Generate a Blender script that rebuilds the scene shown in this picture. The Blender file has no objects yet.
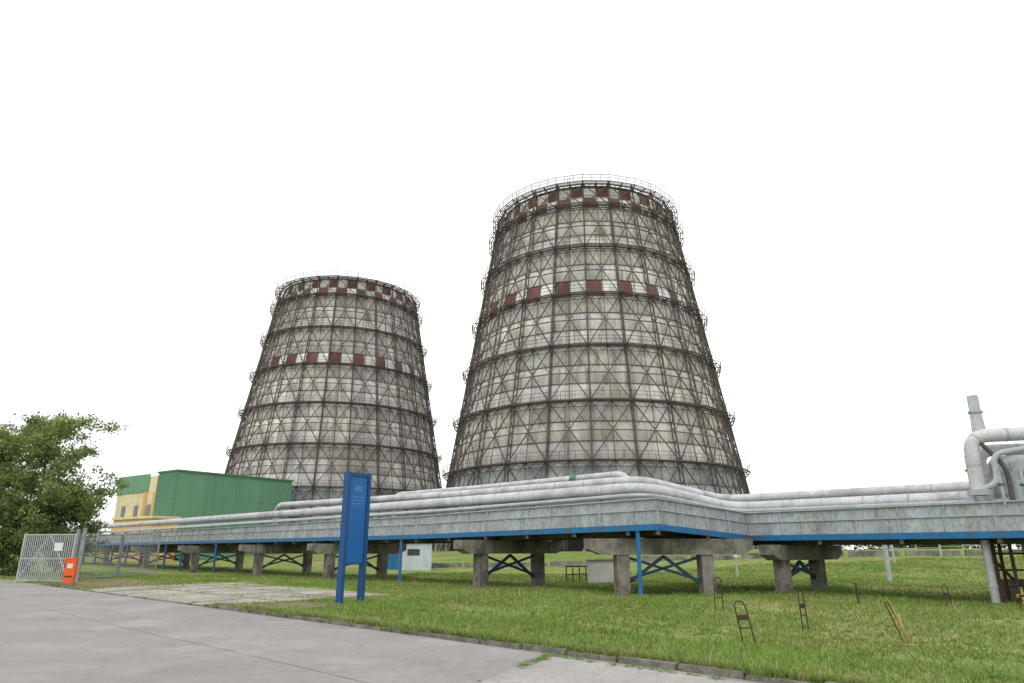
import bpy, math, random
import numpy as np
from mathutils import Vector, Matrix
random.seed(7); np.random.seed(7)
scene = bpy.context.scene
scene.view_settings.view_transform='Standard'
scene.view_settings.look='None'
scene.view_settings.exposure=0

# ------------------------------------------------------------ materials
def M(name,c1,c2=None,scale=1.0,rough=.8,metal=0.0,bump=0.0,stretch=(1,1,1),c3=None,scale3=.2,lo=.35,hi=.65,
      attr=None,trans=0.0,bscale=None,fine=0.25,spec=.3,c4=None,scale4=1.0,stretch4=(1,1,.06),amt4=.8):
    m=bpy.data.materials.new(name); m.use_nodes=True
    nt=m.node_tree; N=nt.nodes; L=nt.links
    b=N['Principled BSDF']; b.inputs['Roughness'].default_value=rough; b.inputs['Metallic'].default_value=metal
    b.inputs['Specular IOR Level'].default_value=spec
    tc=N.new('ShaderNodeTexCoord'); mp=N.new('ShaderNodeMapping'); mp.inputs['Scale'].default_value=stretch
    L.new(tc.outputs['Object'],mp.inputs['Vector'])
    def noise(s,src,d=4):
        n=N.new('ShaderNodeTexNoise'); n.inputs['Scale'].default_value=s; n.inputs['Detail'].default_value=d
        n.inputs['Roughness'].default_value=.62
        L.new(src,n.inputs['Vector']); return n
    def mix(fac,a,bb,typ='MIX'):
        x=N.new('ShaderNodeMix'); x.data_type='RGBA'; x.blend_type=typ
        for v,i in ((fac,0),(a,6),(bb,7)):
            if isinstance(v,(int,float)): x.inputs[i].default_value=v
            elif isinstance(v,tuple): x.inputs[i].default_value=(*v[:3],1)
            else: L.new(v,x.inputs[i])
        return x.outputs[2]
    def ramp(src,lo,hi,a=0,bb=1):
        r=N.new('ShaderNodeMapRange'); r.inputs[1].default_value=lo; r.inputs[2].default_value=hi
        r.inputs[3].default_value=a; r.inputs[4].default_value=bb; L.new(src,r.inputs[0]); return r.outputs[0]
    if c2 is None: c2=tuple(x*.75 for x in c1)
    if trans: col=c1
    else:
        n1=noise(scale,mp.outputs[0]); col=mix(ramp(n1.outputs[0],lo,hi),c1,c2)
        if c3 is not None:
            n3=noise(scale3,mp.outputs[0],3); col=mix(ramp(n3.outputs[0],.5,.68),col,c3)
        if c4 is not None:   # run-off stains, stretched down the surface
            mp4=N.new('ShaderNodeMapping'); mp4.inputs['Scale'].default_value=stretch4; L.new(tc.outputs['Object'],mp4.inputs['Vector'])
            n4=noise(scale4,mp4.outputs[0],4); col=mix(ramp(n4.outputs[0],.50,.70,0,amt4),col,c4)
        nf=noise(scale*11,mp.outputs[0],1)
        col=mix(1.0,col,ramp(nf.outputs[0],.25,.75,1-fine,1+fine),'MULTIPLY')
    if attr:
        a=N.new('ShaderNodeAttribute'); a.attribute_name=attr
        col=a.outputs['Color'] if trans else mix(1.0,col,a.outputs['Color'],'MULTIPLY')
    L.new(col,b.inputs['Base Color'])
    if bump:
        bp=N.new('ShaderNodeBump'); bp.inputs['Strength'].default_value=bump; bp.inputs['Distance'].default_value=.03
        nb=noise(bscale or scale*8,mp.outputs[0],3); L.new(nb.outputs[0],bp.inputs['Height']); L.new(bp.outputs[0],b.inputs['Normal'])
    if trans:
        d=N.new('ShaderNodeBsdfDiffuse'); L.new(col,d.inputs['Color'])
        t=N.new('ShaderNodeBsdfTranslucent'); L.new(col,t.inputs['Color'])
        ms=N.new('ShaderNodeMixShader'); ms.inputs[0].default_value=trans
        L.new(d.outputs[0],ms.inputs[1]); L.new(t.outputs[0],ms.inputs[2])
        L.new(ms.outputs[0],N['Material Output'].inputs['Surface']); N.remove(b)
    return m

m_clad=M('cladding_sheet',(.82,.80,.775),(.57,.55,.53),scale=.75,stretch=(1,1,.25),c3=(.44,.42,.40),scale3=.16,lo=.42,hi=.70,attr='Col',fine=.18,rough=.9,c4=(.27,.245,.225),scale4=1.3,stretch4=(1,1,.09),amt4=.8)
m_maroon=M('maroon_paint',(.16,.065,.06),(.21,.10,.09),scale=.6,stretch=(1,1,.25),rough=.85,attr='Col')
m_white=M('aged_white_paint',(.86,.85,.84),(.74,.73,.71),scale=.6,stretch=(1,1,.25),rough=.85,attr='Col',fine=.08,c4=(.5,.47,.45),scale4=1.3,stretch4=(1,1,.09),amt4=.5)
m_bluegrey=M('lower_cladding',(.56,.60,.62),(.38,.41,.43),scale=.5,stretch=(1,1,.25),rough=.85,attr='Col')
m_steel=M('tower_steel',(.065,.058,.056),(.12,.095,.085),scale=.4,rough=.8)
m_steel2=M('tower_steel_light',(.085,.077,.073),(.15,.125,.11),scale=.4,rough=.8)
m_dark=M('dark_interior',(.03,.03,.03),scale=1)
m_conc=M('weathered_concrete',(.27,.255,.22),(.165,.15,.13),scale=1.6,bump=.5,c3=(.10,.095,.08),scale3=.8,rough=.95,c4=(.075,.07,.06),scale4=5,stretch4=(1,1,.12),amt4=.65)
m_duct=M('galvanised_sheet',(.41,.455,.485),(.29,.33,.36),scale=1.1,stretch=(1,1,.45),c3=(.32,.33,.32),scale3=.9,rough=.6,metal=.1,bump=.12,bscale=2.0,c4=(.23,.20,.165),scale4=3.2,stretch4=(1,1,.15),amt4=.75)
m_pipe=M('aluminium_lagging',(.56,.57,.58),(.44,.45,.46),scale=1.2,rough=.65,metal=.15,bump=.2,bscale=3,fine=.14,c3=(.34,.35,.35),scale3=.9)
m_pipe2=M('aluminium_lagging_dull',(.42,.44,.45),(.32,.34,.35),scale=1.5,rough=.65,metal=.15,bump=.12,bscale=3,fine=.12)
m_blue=M('blue_paint',(.012,.16,.36),(.02,.12,.27),scale=2,rough=.5,c3=(.07,.10,.14),scale3=1.6)
m_signblue=M('sign_blue',(.014,.13,.40),(.012,.11,.34),scale=1.2,rough=.35,fine=.06)
m_signdark=M('sign_frame_blue',(.010,.075,.22),(.010,.06,.18),scale=2,rough=.45,fine=.1)
m_brace=M('brace_blue_grey',(.02,.06,.13),(.03,.05,.09),scale=2,rough=.6)
m_signtxt=M('sign_faded_text',(.07,.20,.46),(.06,.17,.42),scale=4,rough=.5)
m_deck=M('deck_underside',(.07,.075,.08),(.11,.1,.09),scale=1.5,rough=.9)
m_rust=M('rusty_steel',(.10,.055,.035),(.06,.04,.035),scale=3,rough=.9)
m_yel=M('yellow_paint',(.55,.38,.05),(.42,.3,.05),scale=3,rough=.6)
m_orange=M('orange_paint',(.80,.13,.02),(.7,.10,.02),scale=2,rough=.45,fine=.08)
m_wht=M('white_coat',(.72,.72,.71),(.6,.6,.59),scale=2,rough=.5,fine=.08)
m_greenb=M('green_facade',(.15,.31,.20),(.13,.275,.175),scale=.3,stretch=(1,1,.3),rough=.8,fine=.06,c4=(.11,.22,.15),scale4=.8,amt4=.5)
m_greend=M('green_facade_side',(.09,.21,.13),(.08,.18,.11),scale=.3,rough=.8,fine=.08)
m_cream=M('cream_wall',(.70,.62,.38),(.60,.53,.33),scale=.5,rough=.85,fine=.1,c4=(.46,.40,.26),scale4=.8,amt4=.5)
m_orng=M('ochre_wall',(.64,.42,.15),(.54,.35,.12),scale=.5,rough=.85,fine=.1)
m_glass=M('window_glass',(.04,.06,.07),(.07,.09,.1),scale=.5,rough=.1,spec=.6)
m_palebl=M('pale_wall',(.55,.60,.63),(.45,.5,.53),scale=1,rough=.85)
m_bark=M('bark',(.10,.08,.06),(.05,.04,.032),scale=4,stretch=(1,1,.3),bump=.6,rough=.95)
m_leaf=M('leaves',(1,1,1),attr='Col',trans=.4)
m_blade=M('grass_blades',(1,1,1),attr='Col',trans=.35)
m_galv=M('galvanised_bars',(.46,.48,.49),(.36,.38,.39),scale=3,rough=.5,metal=.2)
m_fg=M('fence_grey',(.27,.29,.30),(.2,.215,.22),scale=3,rough=.6)
m_black=M('dark_iron',(.035,.03,.028),(.07,.045,.035),scale=5,rough=.8)
m_wood=M('weathered_wood',(.42,.33,.17),(.28,.2,.1),scale=5,stretch=(1,1,.3),rough=.9)
m_kerb=M('kerb_stone',(.24,.225,.195),(.13,.12,.10),scale=2.5,bump=.8,c3=(.085,.09,.05),scale3=1.5,rough=.95)
m_ground=M('grass_ground',(.14,.20,.05),(.20,.25,.07),scale=.35,c3=(.28,.245,.12),scale3=.16,rough=1,bump=1.0,bscale=9,fine=.38,spec=.1)
m_soil=M('bare_soil',(.24,.19,.13),(.16,.13,.09),scale=1.5,rough=1,bump=.8,fine=.3,spec=.1)
m_green_v=M('green_jacket',(.06,.22,.15),(.05,.17,.12),scale=3,rough=.5)
m_tar=M('tar_seam',(.15,.145,.14),(.19,.185,.18),scale=6,rough=.8,fine=.3)

def asphalt(name,base,dark,cs=.22,depth=.6,w=.005,patch=1.12,spk=(.74,1.2)):
    m=M(name,base,dark,scale=.35,rough=.95,bump=.4,bscale=40,c3=tuple(x*patch for x in base),scale3=.5,fine=.0,spec=.2)
    nt=m.node_tree;N=nt.nodes;L=nt.links;b=N['Principled BSDF']
    src=b.inputs['Base Color'].links[0].from_socket
    tc=N.new('ShaderNodeTexCoord')
    def mul(a,bb):
        x=N.new('ShaderNodeMix');x.data_type='RGBA';x.blend_type='MULTIPLY';x.inputs[0].default_value=1;L.new(a,x.inputs[6]);L.new(bb,x.inputs[7]);return x.outputs[2]
    def mrg(src,a,bb,c,d):
        r=N.new('ShaderNodeMapRange')
        for i,v in zip((1,2,3,4),(a,bb,c,d)): r.inputs[i].default_value=v
        L.new(src,r.inputs[0]); return r.outputs[0]
    def nz(s,d,r=.5):
        n=N.new('ShaderNodeTexNoise');n.inputs['Scale'].default_value=s;n.inputs['Detail'].default_value=d;n.inputs['Roughness'].default_value=r;L.new(tc.outputs['Object'],n.inputs['Vector']);return n
    out=mul(src,mrg(nz(60,1).outputs[0],.3,.7,*spk))
    out=mul(out,mrg(nz(5,5,.75).outputs[0],.3,.7,.86,1.09))
    out=mul(out,mrg(nz(1.1,4,.7).outputs[0],.56,.72,1.0,.86))
    out=mul(out,mrg(nz(17,2,.6).outputs[0],.64,.74,1.0,.75))
    wn=nz(.9,5)
    mm=N.new('ShaderNodeVectorMath');mm.operation='MULTIPLY_ADD';L.new(wn.outputs['Color'],mm.inputs[0]);mm.inputs[1].default_value=(.8,.8,0);L.new(tc.outputs['Object'],mm.inputs[2])
    v=N.new('ShaderNodeTexVoronoi');v.feature='DISTANCE_TO_EDGE';v.inputs['Scale'].default_value=cs;L.new(mm.outputs[0],v.inputs['Vector'])
    out=mul(out,mrg(v.outputs['Distance'],w*.2,w,depth,1))
    L.new(out,b.inputs['Base Color']); return m
m_road=asphalt('old_asphalt',(.305,.293,.284),(.262,.251,.243),cs=.09,depth=.8,w=.0018)
m_slab=asphalt('concrete_slab',(.38,.35,.31),(.25,.23,.195),cs=.45)
m_path=asphalt('light_pavement',(.38,.36,.34),(.325,.305,.29),cs=.3,depth=.7)

# ------------------------------------------------------------ mesh builder
class MB:
    def __init__(s): s.v=[];s.f=[];s.m=[];s.mats=[];s.sm=[];s.c=[]
    def mi(s,mat):
        if mat not in s.mats: s.mats.append(mat)
        return s.mats.index(mat)
    def add(s,vs,fs,mat,smooth=False,col=None):
        o=len(s.v); s.v+= [tuple(p) for p in vs]; i=s.mi(mat)
        for f in fs:
            s.f.append(tuple(o+k for k in f)); s.m.append(i); s.sm.append(smooth); s.c.append(col or (1,1,1))
    BF=[(0,3,2,1),(4,5,6,7),(0,1,5,4),(1,2,6,5),(2,3,7,6),(3,0,4,7)]
    def box(s,c,size,mat,rot=0.0,col=None):
        ca,sa=math.cos(rot),math.sin(rot); hx,hy,hz=size[0]/2,size[1]/2,size[2]/2
        vs=[]
        for dz in (-hz,hz):
            for dx,dy in ((-hx,-hy),(hx,-hy),(hx,hy),(-hx,hy)):
                vs.append((c[0]+dx*ca-dy*sa,c[1]+dx*sa+dy*ca,c[2]+dz))
        s.add(vs,s.BF,mat,col=col)
    def beam(s,p,q,w,mat,h=None,col=None):
        p=Vector(p);q=Vector(q);d=q-p
        if d.length<1e-6:return
        d.normalize(); up=Vector((0,0,1)) if abs(d.z)<.95 else Vector((0,1,0))
        a=d.cross(up).normalized()*(w/2); b=a.cross(d).normalized()*((h or w)/2)
        vs=[p-a-b,p+a-b,p+a+b,p-a+b,q-a-b,q+a-b,q+a+b,q-a+b]
        s.add(vs,s.BF,mat,col=col)
    def prism(s,poly,z0,z1,mat):
        n=len(poly); vs=[(x,y,z0) for x,y in poly]+[(x,y,z1) for x,y in poly]
        fs=[tuple(reversed(range(n))),tuple(range(n,2*n))]+[(i,(i+1)%n,n+(i+1)%n,n+i) for i in range(n)]
        s.add(vs,fs,mat)
    def tube(s,pts,r,mat,seg=14,cap=True,collar=0,cr=None,cmat=None):
        pts=[Vector(p) for p in pts]; n=len(pts)
        rs=r if isinstance(r,(list,tuple)) else [r]*n
        t0=(pts[1]-pts[0]).normalized()
        a=t0.cross(Vector((0,0,1))) if abs(t0.z)<.9 else t0.cross(Vector((0,1,0)))
        a.normalize(); vs=[]
        for i,p in enumerate(pts):
            t=(pts[min(i+1,n-1)]-pts[max(i-1,0)]).normalized()
            a=(a-t*a.dot(t)).normalized(); b=t.cross(a)
            for k in range(seg):
                th=2*math.pi*k/seg; vs.append(p+(a*math.cos(th)+b*math.sin(th))*rs[i])
        fs=[]
        for i in range(n-1):
            for k in range(seg):
                k2=(k+1)%seg; fs.append((i*seg+k,i*seg+k2,(i+1)*seg+k2,(i+1)*seg+k))
        s.add(vs,fs,mat,smooth=True)
        if cap:
            s.add(vs[:seg],[tuple(reversed(range(seg)))],mat); s.add(vs[-seg:],[tuple(range(seg))],mat)
        if collar:
            acc=0
            for i in range(n-1):
                d=pts[i+1]-pts[i]; L=d.length; u=d/L if L else d
                nx=collar-acc
                while nx<L:
                    c=pts[i]+u*nx; s.tube([c-u*.03,c+u*.03],(cr or rs[0]*1.05),cmat or mat,seg=seg); nx+=collar
                acc=(acc+L)%collar
    def obj(s,name,parent=None,loc=(0,0,0)):
        me=bpy.data.meshes.new(name); me.from_pydata(s.v,[],s.f)
        for m in s.mats: me.materials.append(m)
        me.polygons.foreach_set('material_index',s.m); me.polygons.foreach_set('use_smooth',s.sm)
        ca=me.color_attributes.new('Col','FLOAT_COLOR','CORNER')
        arr=[]
        for f,c in zip(s.f,s.c): arr+= [c[0],c[1],c[2],1]*len(f)
        ca.data.foreach_set('color',arr)
        me.update()
        o=bpy.data.objects.new(name,me); scene.collection.objects.link(o); o.location=loc
        if parent: o.parent=parent
        return o
def empty(name,loc=(0,0,0)):
    e=bpy.data.objects.new(name,None); e.location=loc; e.empty_display_size=.5; scene.collection.objects.link(e); return e
def rpath(pts,rad=.8,n=6):
    pts=[Vector(p) for p in pts]; out=[pts[0]]
    for i in range(1,len(pts)-1):
        a=pts[i-1]-pts[i]; b=pts[i+1]-pts[i]; r=min(rad,a.length*.49,b.length*.49)
        A=pts[i]+a.normalized()*r; B=pts[i]+b.normalized()*r
        for k in range(n+1):
            t=k/n; out.append(A*(1-t)**2+pts[i]*2*t*(1-t)+B*t*t)
    out.append(pts[-1]); return out

# ------------------------------------------------------------ terrain
E=np.array([-.714,.700]);NN=np.array([.700,.714]);O=np.array([3.0,9.7])
def ug(x,y): return (x-O[0])*E[0]+(y-O[1])*E[1],(x-O[0])*NN[0]+(y-O[1])*NN[1]
def xy(u,g): return O[0]+u*E[0]+g*NN[0],O[1]+u*E[1]+g*NN[1]
def sstep(a,b,x): t=np.clip((x-a)/(b-a),0,1); return t*t*(3-2*t)
def drvz(g): return .006+.085*np.clip(g/3,0,1)
def ground(x,y):
    x=np.asarray(x,float);y=np.asarray(y,float); u,g=ug(x,y)
    z=-.03+.09*sstep(.02,.12,g)+.08*sstep(-14.05,-14.15,g)
    far=sstep(.5,4,g)
    z=z+far*(.06*np.sin(x*.6+1)*np.cos(y*.45)+.05*np.sin(x*.23+y*.31)+.025*np.sin(x*1.7)*np.sin(y*1.3+2))
    d=(x-5)*.726+(y-24.2)*.688
    z=z+1.45*sstep(14,42,d)+sstep(60,90,d)*.1*np.sin(x*.03)+.18*sstep(14,24,d)*np.sin(x*.19+y*.11)*np.sin(y*.17)
    mk=sstep(16.4,16.9,u)*sstep(29.8,29.3,u)*sstep(7.2,6.4,g)*sstep(-.02,.06,g)
    z=z*(1-mk)+(drvz(g)-.035)*mk
    return z
def gz(x,y): return float(ground(x,y))
gs=[-900,-500,-250,-120,-60,-30,-20,-16,-14.6,-14.15,-14.05,-13.5,-10,-6,-3,-1,-.1,.02,.12,.3,.6]+list(np.arange(1,13,.5))+list(np.arange(13,60,1.5))+list(np.arange(62,110,4))+[120,150,200,300,500,900,1600]
us=[-1600,-900,-400,-200,-120,-80,-60,-45,-35]+list(np.arange(-28,14,.8))+list(np.arange(14,32,.5))+list(np.arange(32,75,1.5))+list(np.arange(76,140,5))+[160,220,350,600,1000,1600]
G,U=np.meshgrid(gs,us); X,Y=xy(U,G); Z=ground(X,Y)
nu,ng=len(us),len(gs)
t=MB(); t.add(list(zip(X.ravel(),Y.ravel(),Z.ravel())),[(i*ng+j,i*ng+j+1,(i+1)*ng+j+1,(i+1)*ng+j) for i in range(nu-1) for j in range(ng-1)],m_ground,smooth=True)
t.obj('ground')

t=MB(); ru=list(np.arange(-80,240,4)); rg=[-14,-10,-7,-3,0]
vs=[(*xy(u,g),0.0) for u in ru for g in rg]
t.add(vs,[(i*5+j,i*5+j+1,(i+1)*5+j+1,(i+1)*5+j) for i in range(len(ru)-1) for j in range(4)],m_road); t.obj('road')
t=MB()
def crack(u0,g0,u1,g1,w,seed,amp=.12,n=70):
    r=random.Random(seed); L=[];off=0
    for i in range(n+1):
        f=i/n; off=off*.93+r.gauss(0,amp*.3); ww=w*r.uniform(.25,1.2)
        u=u0+(u1-u0)*f; g=g0+(g1-g0)*f; du,dg=(u1-u0),(g1-g0); l=math.hypot(du,dg); nu_,ng_=-dg/l,du/l
        a=xy(u+nu_*(off-ww/2),g+ng_*(off-ww/2)); b=xy(u+nu_*(off+ww/2),g+ng_*(off+ww/2)); L+=[(*a,.004),(*b,.004)]
    t.add(L,[(2*i,2*i+1,2*i+3,2*i+2) for i in range(n)],m_tar)
crack(-8,-3.6,60,-3.3,.016,1,.05,160); crack(13,-.1,12,-3.35,.008,3); crack(-8,-7.3,40,-6.9,.010,6,.05,120)
t.obj('road_cracks')
t=MB(); ap=[(.55,11.75),(.2,10.9),(-.38,9.6),(-.9,8.2),(-1.6,6.6),(-2.5,4),(4,1),(9.5,3.2)]
t.add([(x,y,.008) for x,y in ap],[tuple(range(len(ap)))],m_path); t.obj('concrete_pavement')
# kerbs
t=MB(); rot=math.atan2(E[1],E[0])
u=-40.0
while u<36:
    L=1.0; drop= 16.2<u<29.6
    c=xy(u+L/2,.07+random.uniform(-.03,.02)); zt=(.03 if drop else .085)+random.uniform(-.03,.012)
    t.box((c[0],c[1],zt/2-.05),(L-random.uniform(.02,.10),.13,zt+.1),m_kerb,rot+random.uniform(-.02,.02)); u+=L
t.obj('kerb')
t=MB(); u=-40.0
while u<120:
    c=xy(u+1,-14.07); t.box((c[0],c[1],.02),(1.96,.13,.18),m_kerb,rot); u+=2
t.obj('kerb')
# driveway slabs
t=MB()
for ui in np.arange(16.6,29.6,2.15):
    for gi in np.arange(.15,6.6,2.15):
        j=[random.uniform(-.06,.06) for _ in range(8)]; dz=random.uniform(-.01,.012)
        w=2.05
        if random.random()<.12 and gi>3: continue
        q=[(ui+j[0],gi+abs(j[1])),(ui+w+j[2],gi+abs(j[3])),(ui+w+j[4],gi+w+j[5]),(ui+j[6],gi+w+j[7])]
        top=[(*xy(a,b),float(drvz(b))+dz) for a,b in q]; bot=[(x,y,z-.08) for x,y,z in top]
        t.add(bot+top,MB.BF,m_slab)
t.obj('driveway')
def soil(cu,cg,ru_,rg_):
    t=MB(); n=28
    vs=[(*xy(cu,cg),gz(*xy(cu,cg))+.03)]
    for k in (1,2,3):
        for i in range(n):
            a=2*math.pi*i/n; rr=(k/3)*(1+.18*math.sin(a*3)+.1*math.sin(a*7+1)); x,y=xy(cu+ru_*rr*math.cos(a),cg+rg_*rr*math.sin(a)); vs.append((x,y,gz(x,y)+(.03 if k<3 else .004)))
    fs=[(0,1+i,1+(i+1)%n) for i in range(n)]
    for k in (0,1):
        for i in range(n): a=1+k*n; fs.append((a+i,a+n+i,a+n+(i+1)%n,a+(i+1)%n))
    t.add(vs,fs,m_soil,smooth=True); t.obj('bare_soil_patch')
SO=[(34.5,2.6,4.2,2.2),(14.9,1.7,1.4,1.3)]
for s_ in SO: soil(*s_)

# grass blades ---------------------------------------------------------
def blades(n,rmin,rmax,fn=None,hs=1.0,name='grass'):
    r=np.random.uniform(rmin,rmax,n); th=np.random.uniform(-.80,.80,n)
    x=r*np.tan(th)*.9; y=r
    if fn: x,y=fn(n); r=y
    u,g=ug(x,y)
    edge=.06+.10*np.sin(u*1.9)*np.sin(u*.7)
    dx=(u>16.5)&(u<29.7)&(g<6.9)
    joint=(np.abs(((u-16.6)%2.15)-2.1)<.07)|(np.abs(((g-.15)%2.15)-2.1)<.07)
    patch=(np.sin(u*1.3+g*.9)+np.sin(g*2.1-u*.4)>.9)
    keep=(g>edge)&(~dx|(joint&(g>.3))|(patch&(g>2.2)&(np.random.rand(n)<.6)))
    for (cu,cg,a_,b_) in SO: keep&=~((((u-cu)/a_)**2+((g-cg)/b_)**2<.9)&(np.random.rand(n)>.22))
    wv=np.sin(x*.8+2)*np.sin(y*.66+1)+.6*np.sin(x*2.1+y*.7)*np.sin(y*1.7+.5)+.35*np.sin(x*5.1)*np.sin(y*4.3+x)
    keep&=~((wv>.65)&(np.random.rand(n)<.6))
    x=x[keep];y=y[keep];r=r[keep];u=u[keep];g=g[keep];wv=wv[keep];n=len(x)
    z=ground(x,y)
    pn=np.sin(x*.9+y*.4)*np.sin(y*.7-x*.3+1)+.6*np.sin(x*2.7+1)*np.sin(y*2.3)+.5*np.sin(x*6.3+y*2)*np.sin(y*5.1-x)+.35*np.random.randn(n)
    h=(.035+.035*np.random.rand(n)+.035*np.clip(pn,0,1.8))*hs
    tall=np.random.rand(n)<.02; h=np.where(tall,h*2.4,h)
    h=np.where(g<.5,h*1.3,h)
    w=.006+.0006*r
    a=np.random.uniform(0,2*np.pi,n); ln=np.random.uniform(.2,1.2,n)*h; la=np.random.uniform(0,2*np.pi,n)
    V=np.empty((n,3,3))
    V[:,0]=np.stack([x-np.cos(a)*w,y-np.sin(a)*w,z-.01],1)
    V[:,1]=np.stack([x+np.cos(a)*w,y+np.sin(a)*w,z-.01],1)
    V[:,2]=np.stack([x+np.cos(la)*ln,y+np.sin(la)*ln,z+h],1)
    me=bpy.data.meshes.new(name); me.vertices.add(3*n); me.vertices.foreach_set('co',V.ravel())
    me.loops.add(3*n); me.loops.foreach_set('vertex_index',np.arange(3*n,dtype=np.int32))
    me.polygons.add(n); me.polygons.foreach_set('loop_start',np.arange(0,3*n,3,dtype=np.int32)); me.polygons.foreach_set('loop_total',np.full(n,3,dtype=np.int32))
    me.update(calc_edges=True)
    k=np.clip(.45+.4*pn,0,1)[:,None]
    c=np.array([.20,.28,.065])*(1-k)+np.array([.25,.40,.09])*k
    c=c*np.random.uniform(.6,1.3,(n,1))
    straw=(np.random.rand(n)<(.10+.18*(np.sin(x*.31+2)*np.sin(y*.27)>.2)+.15*(g<1.2)+.22*(wv>.5)))[:,None]
    c=np.where(straw,np.array([.48,.43,.22])*np.random.uniform(.6,1.2,(n,1)),c)
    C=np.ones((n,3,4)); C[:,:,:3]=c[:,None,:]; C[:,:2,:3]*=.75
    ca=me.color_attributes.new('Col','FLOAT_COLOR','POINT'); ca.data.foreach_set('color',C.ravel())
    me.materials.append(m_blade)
    o=bpy.data.objects.new(name,me); scene.collection.objects.link(o); return o
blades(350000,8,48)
def edgefn(n):
    u=np.random.uniform(-6,17,n); g=np.abs(np.random.normal(.10,.12,n))+.02; return xy(u,g)
blades(24000,0,0,edgefn,1.25,'kerb_weeds')
def tuft(name,pts,hs,leafy=False):
    t=MB()
    for (x,y,s) in pts:
        g0=gz(x,y) if leafy else 0
        for _ in range(26):
            a=random.uniform(0,6.28); l=random.uniform(.3,1)*hs*s; px=x+random.gauss(0,.05*s); py=y+random.gauss(0,.05*s); k=random.uniform(.7,1.3); q=.02 if leafy else .008
            t.add([(px-q*math.cos(a),py-q*math.sin(a),g0),(px+q*math.cos(a),py+q*math.sin(a),g0),(px+random.gauss(0,.07*s if leafy else .05),py+random.gauss(0,.07*s if leafy else .05),g0+l)],[(0,1,2)],m_blade,col=(.17*k,.27*k,.07*k))
    return t.obj(name)
tuft('weeds',[(.55-.95*q+random.gauss(0,.03),11.65-2.3*q+random.gauss(0,.03),random.uniform(.4,1.0)*(1.1-q)) for q in [random.random()**1.3 for _ in range(34)]],.08)
tuft('weeds',[(.5+i*.13+random.gauss(0,.05),11.95-i*.127-.12+random.gauss(0,.04),random.uniform(.4,1.0)) for i in range(18)],.08)
wp=[]
for _ in range(420):
    u_,g_=random.uniform(-12,16),random.uniform(.4,20); x_,y_=xy(u_,g_); wp.append((x_,y_,random.uniform(.5,1.3)))
tuft('broadleaf_weeds',wp,.09,True)

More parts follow.
